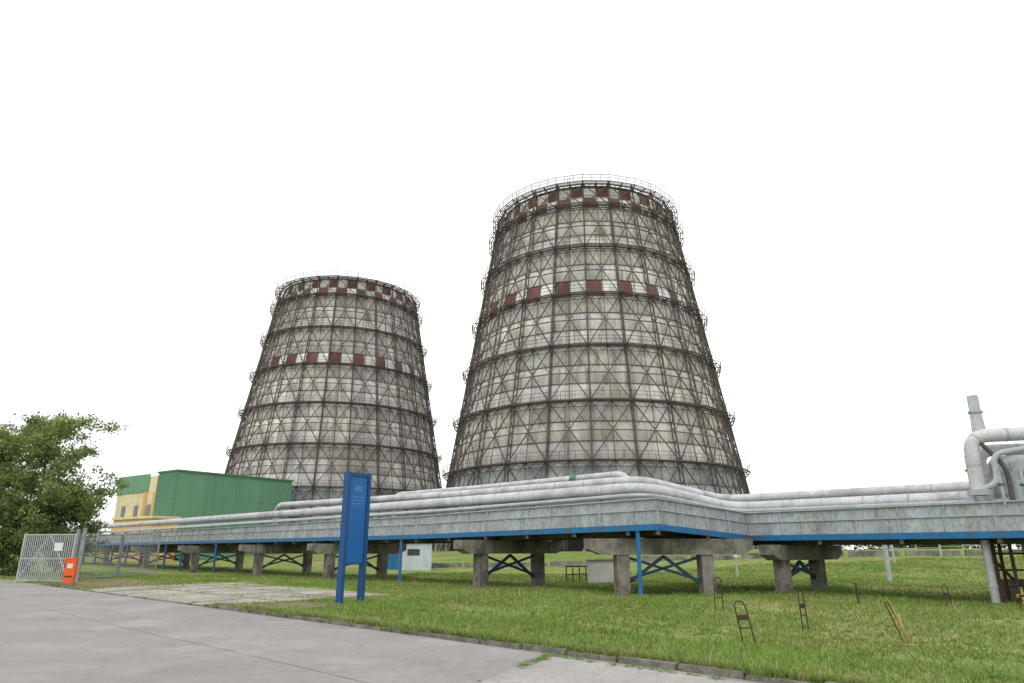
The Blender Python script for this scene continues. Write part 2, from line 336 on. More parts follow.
# ------------------------------------------------------------ cooling towers
def Rz(z): return 25.3-.172*z
LV=[0,4.5,12.5,20.5,28.5,36.5,44.5,52,56]
def P(R,a,z): return (R*math.cos(a),R*math.sin(a),z)
def tower_meshes(seed):
    NB=24; da=2*math.pi/NB
    rng=random.Random(seed)
    sh=MB()
    def chordR(R,half): return R*(math.cos(da/2) if half else 1)
    rows=[]
    for a,b in zip(LV[1:-1],LV[2:]):
        n=2 if b-a<5 else 3
        for i in range(n): rows.append((a+(b-a)*i/n,a+(b-a)*(i+1)/n))
    colk=[rng.uniform(.89,1.06) for _ in range(NB*2)]
    for ri,(z0,z1) in enumerate(rows):
        rowk=rng.uniform(.86,1.03)*(1-.08*(z0<20)) 
        for h in range(NB*2):
            a0=h*da/2; a1=(h+1)*da/2
            k=rng.uniform(.78,1.08)*rowk*colk[h]; col=(k,k*rng.uniform(.97,1.0),k*rng.uniform(.94,1.0))
            mat=m_clad
            if z1<=12.6: mat=m_bluegrey
            if abs(z0-36.5)<.1 or abs(z0-52)<.1:
                mat = m_maroon if (h%2==0) else m_white
                k=rng.uniform(.80,1.12); col=(k,k,k)
            if z0>=53.9:
                mat = m_white if h%2==0 else m_maroon
                k=rng.uniform(.85,1.05); col=(k,k,k)
            n=4; vs=[]
            for i in range(n+1):
                f=i/n; z=z0+(z1-z0)*f; off=.26*math.sin(math.pi*f)**.6 if 0<f<1 else 0
                R=Rz(z)-1.45+off
                vs.append(P(chordR(R,h%2==1),a0,z)); vs.append(P(chordR(R,(h+1)%2==1),a1,z))
            sh.add(vs,[(2*i,2*i+1,2*i+3,2*i+2) for i in range(n)],mat,smooth=False,col=col)
    for k in range(NB):
        a0,a1=k*da,(k+1)*da
        sh.add([P(Rz(4.5)-2,a0,4.5),P(Rz(4.5)-2,a1,4.5),P(Rz(56)-2,a1,56),P(Rz(56)-2,a0,56)],[(3,2,1,0)],m_dark)
        sh.add([P(Rz(0)-4,a0,-3),P(Rz(0)-4,a1,-3),P(Rz(4.5)-2.2,a1,4.5),P(Rz(4.5)-2.2,a0,4.5)],[(0,1,2,3)],m_dark)
    fr=MB()
    for k in range(NB):
        a=k*da; am=a+da/2; an=a+da; cm=math.cos(da/2)
        fr.beam(P(Rz(-3)-.5,a,-3),P(Rz(56.5)-.5,a,56.5),.22,m_steel)
        fr.beam(P(Rz(0)-1.2,a,0),P(Rz(56)-1.2,a,56),.13,m_steel)
        z=1.0; s=0
        while z<55.5:
            z2=min(z+1.35,56)
            fr.beam(P(Rz(z)-(.5 if s else 1.2),a,z),P(Rz(z2)-(1.2 if s else .5),a,z2),.07,m_steel2); s=1-s; z=z2
        for i in range(len(LV)-1):
            z0,z1=LV[i],LV[i+1]
            r0,r1=Rz(z0)-.55,Rz(z1)-.55
            if i>0:
                fr.beam(P(r0,a,z0),P(r1,an,z1),.14,m_steel2); fr.beam(P(r0,an,z0),P(r1,a,z1),.14,m_steel2)
                fr.beam(P(r0*cm,am,z0),P(r1*cm,am,z1),.12,m_steel2)
                if z1-z0>5:
                    zm=(z0+z1)/2; rm=Rz(zm)-.55
                    fr.beam(P(rm,a,zm),P(rm,an,zm),.14,m_steel2)
                    fr.beam(P(rm,a,zm),P(r1*cm,am,z1),.07,m_steel2); fr.beam(P(rm,an,zm),P(r1*cm,am,z1),.07,m_steel2)
                    for q in (1/3,2/3):
                        zq=z0+(z1-z0)*q; rq=Rz(zq)-1.32; fr.beam(P(rq,a,zq),P(rq,an,zq),.09,m_steel2)
                        for aa,rr in ((a,rq),(am,rq*cm)):
                            fr.beam(P(rr,aa,zq),P(rr+.78,aa,zq),.06,m_steel2)
            else:
                fr.beam(P(r0+.4,am,z0-3),P(r1,a,z1),.35,m_conc); fr.beam(P(r0+.4,am,z0-3),P(r1,an,z1),.35,m_conc)
            z=z1; R=Rz(z); ro=R+.5
            fr.beam(P(R-.5,a,z),P(R-.5,an,z),.17,m_steel); fr.beam(P(R-1.2,a,z),P(R-1.2,an,z),.12,m_steel)
            fr.beam(P(ro,a,z),P(ro,an,z),.09,m_steel,h=.12)
            for q in (.2,.45): fr.beam(P(R-.5+q*1.3,a,z+.06),P(R-.5+q*1.3,an,z+.06),.14,m_steel2,h=.03)
            fr.beam(P(R-.5,a,z-.75),P(R-.5,an,z-.75),.09,m_steel)
            for q in range(4):
                aa=a+da*(q+.5)/4
                fr.beam(P((R-.5)*.997,aa-da/8,z),P((R-.5)*.997,aa,z-.75),.06,m_steel); fr.beam(P((R-.5)*.997,aa+da/8,z),P((R-.5)*.997,aa,z-.75),.06,m_steel)
            for aa,c in ((a,1),(am,cm)):
                fr.beam(P((R-1.2)*c,aa,z),P(ro*c,aa,z),.10,m_steel)
                fr.beam(P(ro*c,aa,z),P((R-.45)*c,aa,z-1.0),.08,m_steel)
            for q in range(3):
                aa=a+da*q/3; c=math.cos(da/2)/math.cos(abs(da*q/3-da/2)) 
                fr.beam(P(ro*c,aa,z),P(ro*c,aa,z+1.1),.055,m_steel)
            fr.beam(P(ro,a,z+1.1),P(ro,an,z+1.1),.055,m_steel); fr.beam(P(ro,a,z+.6),P(ro,an,z+.6),.04,m_steel)
    for s in (-.3,.3):
        fr.beam(P(Rz(0)+.15,math.radians(-8)+s*.02,0),P(Rz(57)+.15,math.radians(-8)+s*.03,57),.07,m_steel)
    for k in range(0,24,3):
        fr.beam(P(Rz(56)-.4,k*da,56),P(Rz(56)-.4,k*da,57.9),.07,m_steel)
    for k in range(NB):
        fr.beam(P(Rz(56)-1.5,k*da,56.05),P(Rz(56)-1.5,(k+1)*da,56.05),.4,m_steel,h=.25)
    return sh,fr
def place(name,loc):
    ang=math.atan2(-loc[1],-loc[0])
    e=empty(name,loc); e.rotation_euler=(0,0,ang); return e
sh,fr=tower_meshes(3)
T1=place('cooling_tower',(12.74,109.3,0)); sh.obj('shell',T1); b=fr.obj('steel_frame',T1)
sh2,_=tower_meshes(8)
T2=place('cooling_tower',(-37.4,147.3,0)); T2.rotation_euler[2]+=.09
sh2.obj('shell',T2); o=bpy.data.objects.new('steel_frame',b.data); scene.collection.objects.link(o); o.parent=T2

# ------------------------------------------------------------ pipe rack
def S1(s): return (5-.688*s,24.2+.726*s)
PL=[S1(95),S1(14),(5.0,24.2),(9.4,28.0),(14.75,21.5),(21.5,13.3)]
DZ=[2.05,2.12,2.26,1.95,1.95,1.95]
def offs(d):
    out=[]; n=len(PL); nr=[]
    for i in range(n-1):
        dx,dy=PL[i+1][0]-PL[i][0],PL[i+1][1]-PL[i][1]; L=math.hypot(dx,dy); nr.append((-dy/L,dx/L))
    for i in range(n):
        if i==0: k=nr[0]
        elif i==n-1: k=nr[-1]
        else:
            a,b=nr[i-1],nr[i]; q=1+a[0]*b[0]+a[1]*b[1]; k=((a[0]+b[0])/q,(a[1]+b[1])/q)
        out.append((PL[i][0]+k[0]*d,PL[i][1]+k[1]*d))
    return out
def sweep(mb,d0,d1,z0,z1,mat):
    A,B=offs(d0),offs(d1); n=len(PL); vs=[]
    for i in range(n):
        z=DZ[i]; vs+=[(*A[i],z+z0),(*B[i],z+z0),(*B[i],z+z1),(*A[i],z+z1)]
    fs=[(3,2,1,0),tuple(4*(n-1)+k for k in range(4))]
    for i in range(n-1):
        for k in range(4):
            k2=(k+1)%4; fs.append((4*i+k,4*i+k2,4*i+4+k2,4*i+4+k))
    mb.add(vs,fs,mat)
rack=empty('pipe_rack')
t=MB(); sweep(t,-.06,.12,0,.2,m_blue); sweep(t,4.9,5.05,0,.2,m_blue); t.obj('edge_beam',rack)
t=MB(); sweep(t,.125,4.895,.06,.165,m_deck); t.obj('deck_plate',rack)
t=MB(); sweep(t,0.0,1.2,.205,.66,m_duct); sweep(t,-.05,1.2,.663,.70,m_pipe2); sweep(t,.12,1.2,.703,1.05,m_duct); sweep(t,.04,1.25,1.053,1.10,m_pipe2)
sweep(t,3.7,4.88,.17,1.05,m_duct); t.obj('cable_duct',rack)
rib=MB(); cross=MB(); sad=MB(); posts=MB()
A0=offs(-.02);A1=offs(.10);AB=offs(4.9);AP=offs(1.9);A3=offs(3.0)
for i in range(len(PL)-1):
    L=math.hypot(A0[i+1][0]-A0[i][0],A0[i+1][1]-A0[i][1]); n=max(2,int(L/1.25))
    for k in range(n):
        f=k/n; ip=lambda Q:(Q[i][0]*(1-f)+Q[i+1][0]*f,Q[i][1]*(1-f)+Q[i+1][1]*f)
        z=DZ[i]*(1-f)+DZ[i+1]*f
        p=ip(A0); rib.beam((*p,z+.207),(*p,z+.655),.07,m_duct if k%3 else m_pipe2,h=.05); p=ip(A1); rib.beam((*p,z+.705),(*p,z+1.045),.06,m_duct,h=.05)
        if k%2==0:
            p=ip(A0);q=ip(AB); cross.beam((*p,z-.08),(*q,z-.08),.12,m_deck,h=.14)
        if k%4==1:
            p=ip(AP); sad.beam((*p,z+.17),(*p,z+1.3),.12,m_steel2)
            q=ip(A3); sad.beam((*q,z+.17),(*q,z+1.6),.12,m_steel2); sad.beam((p[0],p[1],z+1.2),(q[0],q[1],z+1.2),.1,m_steel2)
rib.obj('duct_seams',rack); cross.obj('cross_beams',rack)
def pipe(mb,d,zs,r,mat,rad=1.2,collar=1.6):
    Q=offs(d); pts=[(Q[i][0],Q[i][1],zs[i]) for i in range(len(PL))]
    mb.tube(rpath(pts,rad),r,mat,seg=18,collar=collar,cr=r*1.03,cmat=m_pipe2)
pm=MB()
pipe(pm,1.9,[4.35,3.93,3.90,3.36,3.28,3.28],.24,m_pipe)
q=offs(3.0); s0=S1(36); st=(s0[0]+.726*3,s0[1]+.688*3)
pts=[(st[0],st[1],2.4),(st[0],st[1],4.80),(q[1][0],q[1][1],4.40),(q[2][0],q[2][1],4.33),(q[3][0],q[3][1],3.82),(q[4][0],q[4][1],3.70),(q[5][0],q[5][1],3.7)]
pm.tube(rpath(pts,1.0),.21,m_pipe,seg=18,collar=1.7,cr=.218,cmat=m_pipe2)
q=offs(4.0); s0=S1(22); st=(s0[0]+.726*4,s0[1]+.688*4)
Pa=(q[1][0],q[1][1],4.78); Pb=(q[2][0]-.3,q[2][1]-.3,4.72)
pts=[(st[0],st[1],2.4),(st[0],st[1],4.85),Pa,Pb,(Pb[0],Pb[1],2.4)]
pm.tube(rpath(pts,.7),.15,m_pipe,seg=16,collar=1.5,cr=.156,cmat=m_pipe2)
pipe(pm,1.45,[3.5,3.5,3.62,3.18,3.12,3.12],.08,m_pipe2,collar=3)
pipe(pm,4.5,[3.9,3.75,3.8,3.9,3.95,3.95],.12,m_pipe2,collar=3)
pm.obj('heat_pipes',rack); sad.obj('pipe_saddles',rack)
t=MB(); va,vb=Vector(Pa),Vector(Pb); u_=(va-vb).normalized(); c=vb+u_*3.2
t.tube([c-u_*.2,c+u_*.2],.165,m_green_v,16); t.tube([c,c+Vector((0,0,.36))],.03,m_green_v,8); t.tube([c+Vector((0,0,.34)),c+Vector((0,0,.37))],.11,m_green_v,14); t.obj('valve',rack)
def frame(mb,bl,p,d,zt,cols=(0,3.5),head=(-1.3,5.0)):
    dx,dy=d; l=math.hypot(dx,dy); dx/=l;dy/=l; nx,ny=-dy,dx
    top=zt-.155; w=.3
    prof=[(head[0],top),(head[1],top),(head[1],top-.36),(head[1]-.5,top-.56),(head[0]+.5,top-.56),(head[0],top-.36)]
    vs=[]
    for sg in (-w,w):
        vs+=[(p[0]+dx*s+nx*sg,p[1]+dy*s+ny*sg,z) for s,z in prof]
    n=6; mb.add(vs,[tuple(range(n)),tuple(reversed(range(n,2*n)))]+[((i+1)%n,i,n+i,n+(i+1)%n) for i in range(n)],m_conc)
    rot=math.atan2(dy,dx)
    base=[]
    for c in cols:
        x,y=p[0]+dx*c,p[1]+dy*c; g=gz(x,y); z1=top-.563
        mb.box((x,y,(z1+g-.3)/2),(.46,.46,z1-g+.3),m_conc,rot); base.append((x,y,g)); mb.box((x,y,g+.0),(.7,.7,.1),m_conc,rot)
    (x0,y0,g0),(x1,y1,g1)=base; u=.3
    xm,ym=(x0+x1)/2,(y0+y1)/2; zt2=top-.62
    bl.beam((x0+dx*u,y0+dy*u,g0+.45),(xm,ym,zt2),.10,m_brace); bl.beam((x1-dx*u,y1-dy*u,g1+.45),(xm,ym,zt2),.10,m_brace)
    bl.beam((x0+dx*u,y0+dy*u,zt2-.05),(x1-dx*u,y1-dy*u,g1+.55),.09,m_brace)
    bl.beam((x1-dx*u,y1-dy*u,zt2-.05),(x0+dx*u,y0+dy*u,g0+.55),.09,m_brace)
cf=MB(); bb=MB(); nr=(.726,.688)
for s,z in ((9.3,2.17),(22.3,2.11),(31.6,2.1),(43,2.09),(55,2.08),(68,2.07),(82,2.06)):
    p=S1(s); frame(cf,bb,(p[0]+.05,p[1]+.05),nr,z)
frame(cf,bb,(3.95,25.9),(1,.16),2.16,cols=(0,3.2))
frame(cf,bb,(10.15,27.3),(.77,.64),1.95,cols=(0.2,2.9),head=(-.8,4.6))
frame(cf,bb,(17.2,18.9),(.77,.64),1.95,cols=(0.2,2.9),head=(-.8,4.6))
sweepg=MB(); sweep(sweepg,1.0,1.25,-.15,.055,m_deck); sweep(sweepg,3.7,3.95,-.15,.055,m_deck); sweepg.obj('girders',rack)
cf.obj('concrete_frames',rack); bb.obj('cross_braces',rack)
for s in (.9,15.3,39,46,50,61,66,72,77,86,92):
    p=S1(s); z=2.1 if s>5 else 2.25; x,y=p[0]+.03,p[1]+.03; g=gz(x,y); posts.beam((x,y,g-.1),(x,y,z),.13,m_blue); posts.box((x,y,g+.02),(.3,.3,.08),m_conc,.8)
posts.obj('blue_posts',rack)

# ------------------------------------------------------------ pipe station at the right edge
st=empty('pipe_station')
t=MB()
t.tube(rpath([(14.9,22.2,3.3),(14.9,22.2,5.15),(20,21.0,5.25)],.55,8),.22,m_pipe,18,collar=.9,cr=.227,cmat=m_pipe2)
t.tube(rpath([(15.35,22.6,3.0),(15.35,22.6,4.75),(20,21.4,4.75)],.5,8),.19,m_pipe,18,collar=.9,cr=.196,cmat=m_pipe2)
t.tube([(15.75,22.9,5.2),(15.75,22.9,6.1),(15.75,22.9,6.65)],[.22,.17,.17],m_pipe,18)
t.tube([(15.75,22.9,6.05),(15.75,22.9,6.12)],.22,m_pipe2,18)
t.tube(rpath([(14.55,21.9,3.35),(15.2,21.7,3.6),(15.2,21.7,4.5),(16.6,21.2,4.75)],.3,6),.09,m_pipe2,12)
t.tube(rpath([(15.55,21.7,2.9),(15.55,21.7,4.1),(15.1,22.0,4.9)],.3,6),.07,m_steel2,10)
for (x,y,r,z) in ((15.0,21.3,.04,4.0),(15.75,21.4,.05,4.0),(15.15,22.9,.06,4.6)):
    t.tube([(x,y,2.9),(x,y,z)],r,m_pipe2,10); t.tube([(x,y,z-.5),(x,y,z-.44)],r*1.9,m_steel2,12); t.tube([(x-.12,y-.02,z-.47),(x+.12,y-.02,z-.47)],.02,m_steel2,6)
t.obj('lagged_pipes',st)
t=MB()
t.tube([(16.55,22.6,2.6),(16.55,22.6,2.75),(16.55,22.6,4.3),(16.55,22.6,4.52),(16.55,22.6,4.6)],[.85,.85,.85,.66,.2],m_pipe,32,collar=.7,cr=.865,cmat=m_pipe2)
t.tube(rpath([(15.95,22.0,2.9),(15.95,22.0,3.9),(16.3,21.7,4.2),(20,20.5,4.2)],.4,8),.17,m_pipe2,18,collar=.8,cr=.176,cmat=m_pipe)
for a in range(0,360,45): 
    r=math.radians(a); t.beam((16.55+.88*math.cos(r),22.6+.88*math.sin(r),2.6),(16.55+.88*math.cos(r),22.6+.88*math.sin(r),4.3),.05,m_duct)
t.obj('vertical_tank',st)
t=MB(); t.box((16.3,21.9,2.85),(1.7,1.3,.5),m_duct,-.87); t.box((15.3,21.9,2.95),(.5,.4,.35),m_pipe2,-.87)
for q in (-.7,0,.7): t.beam((16.3+q*.64-.5,21.9-q*.77-.45,2.6),(16.3+q*.64-.5,21.9-q*.77-.45,3.12),.05,m_pipe2)
t.tube([(14.75,22.0,3.25),(14.75,22.0,3.42)],.33,m_pipe2,16)
t.obj('junction_box',st)
t=MB(); g=gz(15.5,22)
t.tube([(14.75,22.2,g-.1),(14.75,22.2,1.9)],.12,m_pipe2,14,collar=.6,cr=.135); t.tube([(15.15,22.5,g-.1),(15.15,22.5,1.9)],.07,m_rust,12)
t.beam((14.95,22.6,1.6),(16.0,22.6,.35),.07,m_rust); t.tube([(15.5,22.2,g-.1),(15.5,22.2,1.9)],.05,m_rust,10)
for z in (.5,1.0,1.5): t.beam((15.1,22.9,z),(17.5,22.3,z),.06,m_rust)
t.tube([(16.4,22.8,g-.1),(16.4,22.8,1.9)],.09,m_pipe2,12); t.tube([(15.85,23.2,g-.1),(15.85,23.2,1.9)],.05,m_rust,10)
t.obj('risers',st)
t=MB(); t.box((16.6,23.6,g+.3),(1.2,.5,.7),m_conc,-.4); t.box((15.7,22.1,g+.15),(.4,.4,.4),m_conc,-.4); t.obj('pier_blocks',st)
t=MB(); t.tube(rpath([(15.0,21.6,.30),(15.9,21.3,.30),(15.9,21.3,.7),(17.5,20.9,.7)],.15,4),.055,m_yel,12)
for q in (15.1,15.7): t.tube([(q,21.5,g-.05),(q,21.5,.55)],.035,m_yel,10)
t.tube([(15.4,21.48,.35),(15.4,21.48,.58)],.03,m_yel,10); t.tube([(15.4,21.48,.55),(15.4,21.48,.58)],.12,m_yel,12)
t.obj('gas_pipe',st)

# ------------------------------------------------------------ blue sign
sg=empty('information_sign'); th=math.radians(53); cx,cy=-4.78,21.5; cz,sz=math.cos(th),math.sin(th)
g=gz(cx,cy); W=.80
t=MB()
for s in (-W/2,W/2):
    x,y=cx+cz*s,cy+sz*s; t.box((x,y,(3.9+g-.1)/2),(.11,.22,3.9-g+.1),m_signdark,th)
t.box((cx,cy,3.84),(W-.12,.216,.1),m_signdark,th)
t.obj('posts',sg)
t=MB(); t.box((cx,cy,2.52),(W-.114,.13,2.54),m_signblue,th)
t.box((cx,cy,1.25-.03),(W-.115,.18,.06),m_signdark,th); t.obj('panel',sg)
t=MB(); nx,ny=sz,-cz
for i,(zz,w,h) in enumerate(((3.42,.30,.16),(3.16,.5,.04),(3.06,.42,.035),(2.96,.46,.035))):
    t.box((cx+nx*.0665,cy+ny*.0665,zz),(w,.004,h),m_signtxt,th)
t.obj('lettering',sg)
t=MB()
for s in (-W/2,W/2):
    x,y=cx+cz*s,cy+sz*s; t.box((x,y,g-.01),(.28,.32,.08),m_conc,th)
t.obj('footings',sg)

# ------------------------------------------------------------ hoop stands in the lawn
def hoop(x,y,h,w=.20,lean=(0,0),rot=0,mat=m_black,plate=True,name='metal_hoop_stand'):
    t=MB(); g=gz(x,y); ca,sa=math.cos(rot),math.sin(rot)
    def q(s,z): return (x+ca*s+lean[0]*z,y+sa*s+lean[1]*z,g+z)
    t.tube(rpath([q(-w/2*1.15,-.05),q(-w/2,h*.9),q(-w*.3,h),q(w*.3,h),q(w/2,h*.9),q(w/2*1.15,-.05)],.05,4),.0135,mat,8)
    t.beam(q(-w/2,h*.38),q(w/2,h*.38),.02,mat)
    if plate: t.beam(q(-w/2,h*.62),q(w/2,h*.62),.014,mat,h=h*.12)
    return t.obj(name)
hoop(4.2,13.1,.72,.22,(-.16,.05),.3); hoop(6.1,15.3,.78,.15,(-.04,0),.5); hoop(5.3,18.7,.8,.2,(.02,0),.2,m_black)
hoop(10.4,21.9,.62,.14,(0,0),.9); hoop(12.3,20.5,.65,.2,(-.12,0),.4); hoop(14.3,20.4,.5,.2,(.05,0),.2)
t=MB(); g=gz(7.2,13.5)
t.beam((7.26,13.45,g-.05),(7.05,13.6,g+.66),.05,m_wood,h=.022); t.beam((7.22,13.5,g-.05),(7.12,13.52,g+.5),.035,m_yel,h=.02); t.tube([(7.3,13.5,g-.05),(7.05,13.7,g+.70)],.012,m_black,6); t.tube([(7.16,13.5,g-.05),(7.0,13.7,g+.68)],.012,m_black,6)
t.obj('leaning_plank')
t=MB(); g=gz(18.3,35); t.tube([(18.3,35,g-.1),(18.3,35,g+1.75)],.11,m_galv,12); t.tube([(18.3,35,g+1.75),(18.3,35,g+1.8)],.14,m_galv,12); t.obj('marker_post')
for (x,y,h) in ((24,45,1.3),(12.5,40,1.1),(30,50,1.5),(21,60,1.8),(34,64,1.6)):
    t=MB(); g=gz(x,y); t.tube([(x,y,g-.1),(x,y,g+h)],.06,m_galv,10); t.box((x,y,g+h+.1),(.25,.04,.2),m_wht,.2); t.obj('marker_post')

# ------------------------------------------------------------ small things behind the rack
t=MB(); g=gz(4.4,35.2); t.box((4.5,35.4,g+.5),(1.5,.4,1.1),m_wht,.1); t.box((4.5,35.4,g+1.08),(1.6,.5,.06),m_conc,.1)
for i in range(3): t.box((4.0+i*.5,35.18+i*.05,g+.5),(.03,.02,1.0),m_conc,.1)
t.obj('white_barrier')
t=MB(); g=gz(3.5,37.5)
for i in range(5):
    q=i*.34; t.beam((2.8+q,37.2,g-.05),(2.8+q,37.2,g+.75),.06,m_rust)
t.beam((2.75,37.2,g+.75),(4.25,37.2,g+.75),.07,m_rust); t.beam((2.75,37.2,g+.35),(4.25,37.2,g+.35),.05,m_rust)
t.obj('rusty_railing')
sd=empty('utility_shed'); t=MB(); g=gz(-8.6,59)
t.box((-8.8,59.5,g+1.0),(4.2,3,2.2),m_palebl,.1); t.obj('walls',sd)
t=MB(); t.box((-8.8,59.5,g+2.18),(4.5,3.3,.14),m_steel2,.1); t.obj('roof',sd)
t=MB(); t.box((-9.6,57.94,g+.95),(.9,.06,1.8),m_blue,.1); t.box((-8.0,58.08,g+1.4),(1,.06,.5),m_glass,.1); t.obj('door_and_window',sd)
t=MB()
for i in range(16):
    x=-6+i*3.6; y=62-i*1.1; g=gz(x,y); t.box((x,y,g+.12),(3.4,.4,.5),m_conc,-.3)
t.obj('retaining_wall')
t=MB()
for i in range(22):
    x=26+i*2.5; y=66+i*.4; g=gz(x,y); t.beam((x,y,g-.1),(x,y,g+1.3),.08,m_galv)
    for z in (.5,1.2): t.beam((x,y,g+z),(x+2.5,y+.4,g+z),.05,m_galv)
t.obj('boundary_railing')

# ------------------------------------------------------------ building
gb=empty('green_industrial_building')
C0=(-50.3,104.0); d1=(.585,.811); d2=(-.811,.585); H=13.0
def pt(a,b): return (C0[0]+d1[0]*a+d2[0]*b,C0[1]+d1[1]*a+d2[1]*b)
t=MB(); t.prism([pt(0,0),pt(20.6,0),pt(20.6,5.4),pt(0,5.4)],0,H,m_greenb)
t.obj('main_volume',gb)
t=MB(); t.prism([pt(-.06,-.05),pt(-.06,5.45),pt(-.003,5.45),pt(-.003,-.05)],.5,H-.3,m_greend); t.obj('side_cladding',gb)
t=MB()
for a,b,c,d in ((-.2,-.2,20.8,.05),(-.2,5.35,20.8,5.6),(-.2,.05,.1,5.35),(20.5,.05,20.8,5.35)):
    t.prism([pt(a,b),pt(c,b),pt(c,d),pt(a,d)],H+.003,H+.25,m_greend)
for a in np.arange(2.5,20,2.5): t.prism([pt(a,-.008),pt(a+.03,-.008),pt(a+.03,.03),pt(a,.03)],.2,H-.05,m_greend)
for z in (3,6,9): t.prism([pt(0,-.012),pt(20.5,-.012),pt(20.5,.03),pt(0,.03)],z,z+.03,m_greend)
t.obj('parapet',gb)
cb=empty('cream_industrial_building')
t=MB(); t.prism([pt(.6,5.65),pt(16,5.65),pt(16,19),pt(.6,19)],0,H-.2,m_cream); t.obj('walls',cb)
t=MB(); t.prism([pt(.45,9.05),pt(.59,9.05),pt(.59,19.1),pt(.45,19.1)],H-2.6,H+.2,m_greenb); t.prism([pt(.59,19.01),pt(16,19.01),pt(16,19.1),pt(.59,19.1)],H-2.6,H+.2,m_greenb)
t.obj('green_band',cb)
t=MB()
for b in (6.4,9.2): t.prism([pt(.45,b),pt(.59,b),pt(.59,b+.9),pt(.45,b+.9)],1,H-2.65,m_orng)
t.prism([pt(.47,10.2),pt(.59,10.2),pt(.59,19.05),pt(.47,19.05)],1,5.2,m_orng)
t.obj('ochre_panels',cb)
t=MB()
for b in (7.7,11.6,15.6):
    t.prism([pt(.5,b),pt(.59,b),pt(.59,b+1.1),pt(.5,b+1.1)],6.8,8.4,m_glass)
t.obj('windows',cb)
an=empty('ochre_annex'); t=MB(); t.prism([pt(-4.2,-2.8),pt(-.3,-2.8),pt(-.3,8.5),pt(-4.2,8.5)],0,5.9,m_orng); t.obj('walls',an)
t=MB(); t.prism([pt(-4.4,-3),pt(-.25,-3),pt(-.25,8.7),pt(-4.4,8.7)],5.903,6.25,m_cream); t.obj('roof',an)
t=MB()
for b in np.arange(-2,8,1.9): t.prism([pt(-4.26,b),pt(-4.19,b),pt(-4.19,b+1.1),pt(-4.26,b+1.1)],2.4,4.0,m_glass)
t.obj('windows',an)

# ------------------------------------------------------------ gate, fence, barrier cabinet, lamp
def barfence(name,p,q,h,step=.14,r=.012,mat=m_galv,frameW=.06,diag=True,z0=.12,plate=False):
    t=MB(); P0=Vector((*p,0));P1=Vector((*q,0)); L=(P1-P0).length; u=(P1-P0)/L
    g=(gz(*p)+gz(*q))/2
    f=lambda s,z:(P0.x+u.x*s,P0.y+u.y*s,g+z)
    for s in (0,L): t.beam(f(s,-.1),f(s,h+.05),frameW*1.2,mat)
    for z in (z0,h*.5,h): t.beam(f(0,z),f(L,z),frameW,mat)
    s=step
    while s<L: t.beam(f(s,z0),f(s,h),r*2,mat); s+=step
    if diag: t.beam(f(0,z0),f(L/2,h),.04,mat); t.beam(f(L,z0),f(L/2,h),.04,mat)
    if plate:
        a=f(L*.62,1.75); b_=f(L*.62+.55,1.75); t.beam((a[0]+.03,a[1]-.06,a[2]),(b_[0]+.03,b_[1]-.06,b_[2]),.02,m_wht,h=.4)
    return t.obj(name)
barfence('metal_gate',(-25.3,36.9),(-22.1,36.0),2.35,step=.13,r=.018,plate=True)
barfence('metal_fence',(-23.2,38.2),(-22.4,40.8),2.35,step=.12,r=.009,diag=False,mat=m_fg)
barfence('metal_fence',(-22.35,40.9),(-21.5,43.4),2.35,step=.12,r=.009,diag=False,mat=m_fg)
t=MB()
for (x,y) in ((-21.7,36.0),(-23.25,38.0)): g=gz(x,y); t.box((x,y,g+1.3),(.16,.16,2.7),m_fg,.3); t.box((x,y,g+2.67),(.2,.2,.04),m_black,.3)
t.obj('gate_posts')
bc=empty('barrier_cabinet'); x,y=-20.3,33.1; g=gz(x,y)
t=MB(); t.box((x,y,g+.03),(.6,.55,.12),m_conc,.3); t.box((x,y,g+.62),(.42,.38,1.06),m_orange,.3); t.box((x,y,g+1.18),(.46,.42,.06),m_orange,.3); t.obj('housing',bc)
t=MB(); t.box((x+.06,y-.195,g+.85),(.22,.02,.2),m_wht,.3); t.box((x+.06,y-.197,g+.4),(.30,.016,.05),m_black,.3); t.obj('label',bc)
lp=empty('street_lamp'); t=MB(); g=gz(-46,60); t.tube([(-46.2,60,g),(-46.2,60,11.5)],[.12,.07],m_galv,10); t.tube(rpath([(-46.2,60,11.4),(-46.1,60,12.1),(-45,60,12.2)],.4),.05,m_galv,8); t.obj('pole',lp)
t=MB(); t.box((-44.6,60,12.2),(1.0,.34,.14),m_galv); t.box((-44.6,60,12.11),(.7,.26,.05),m_wht); t.obj('lantern',lp)

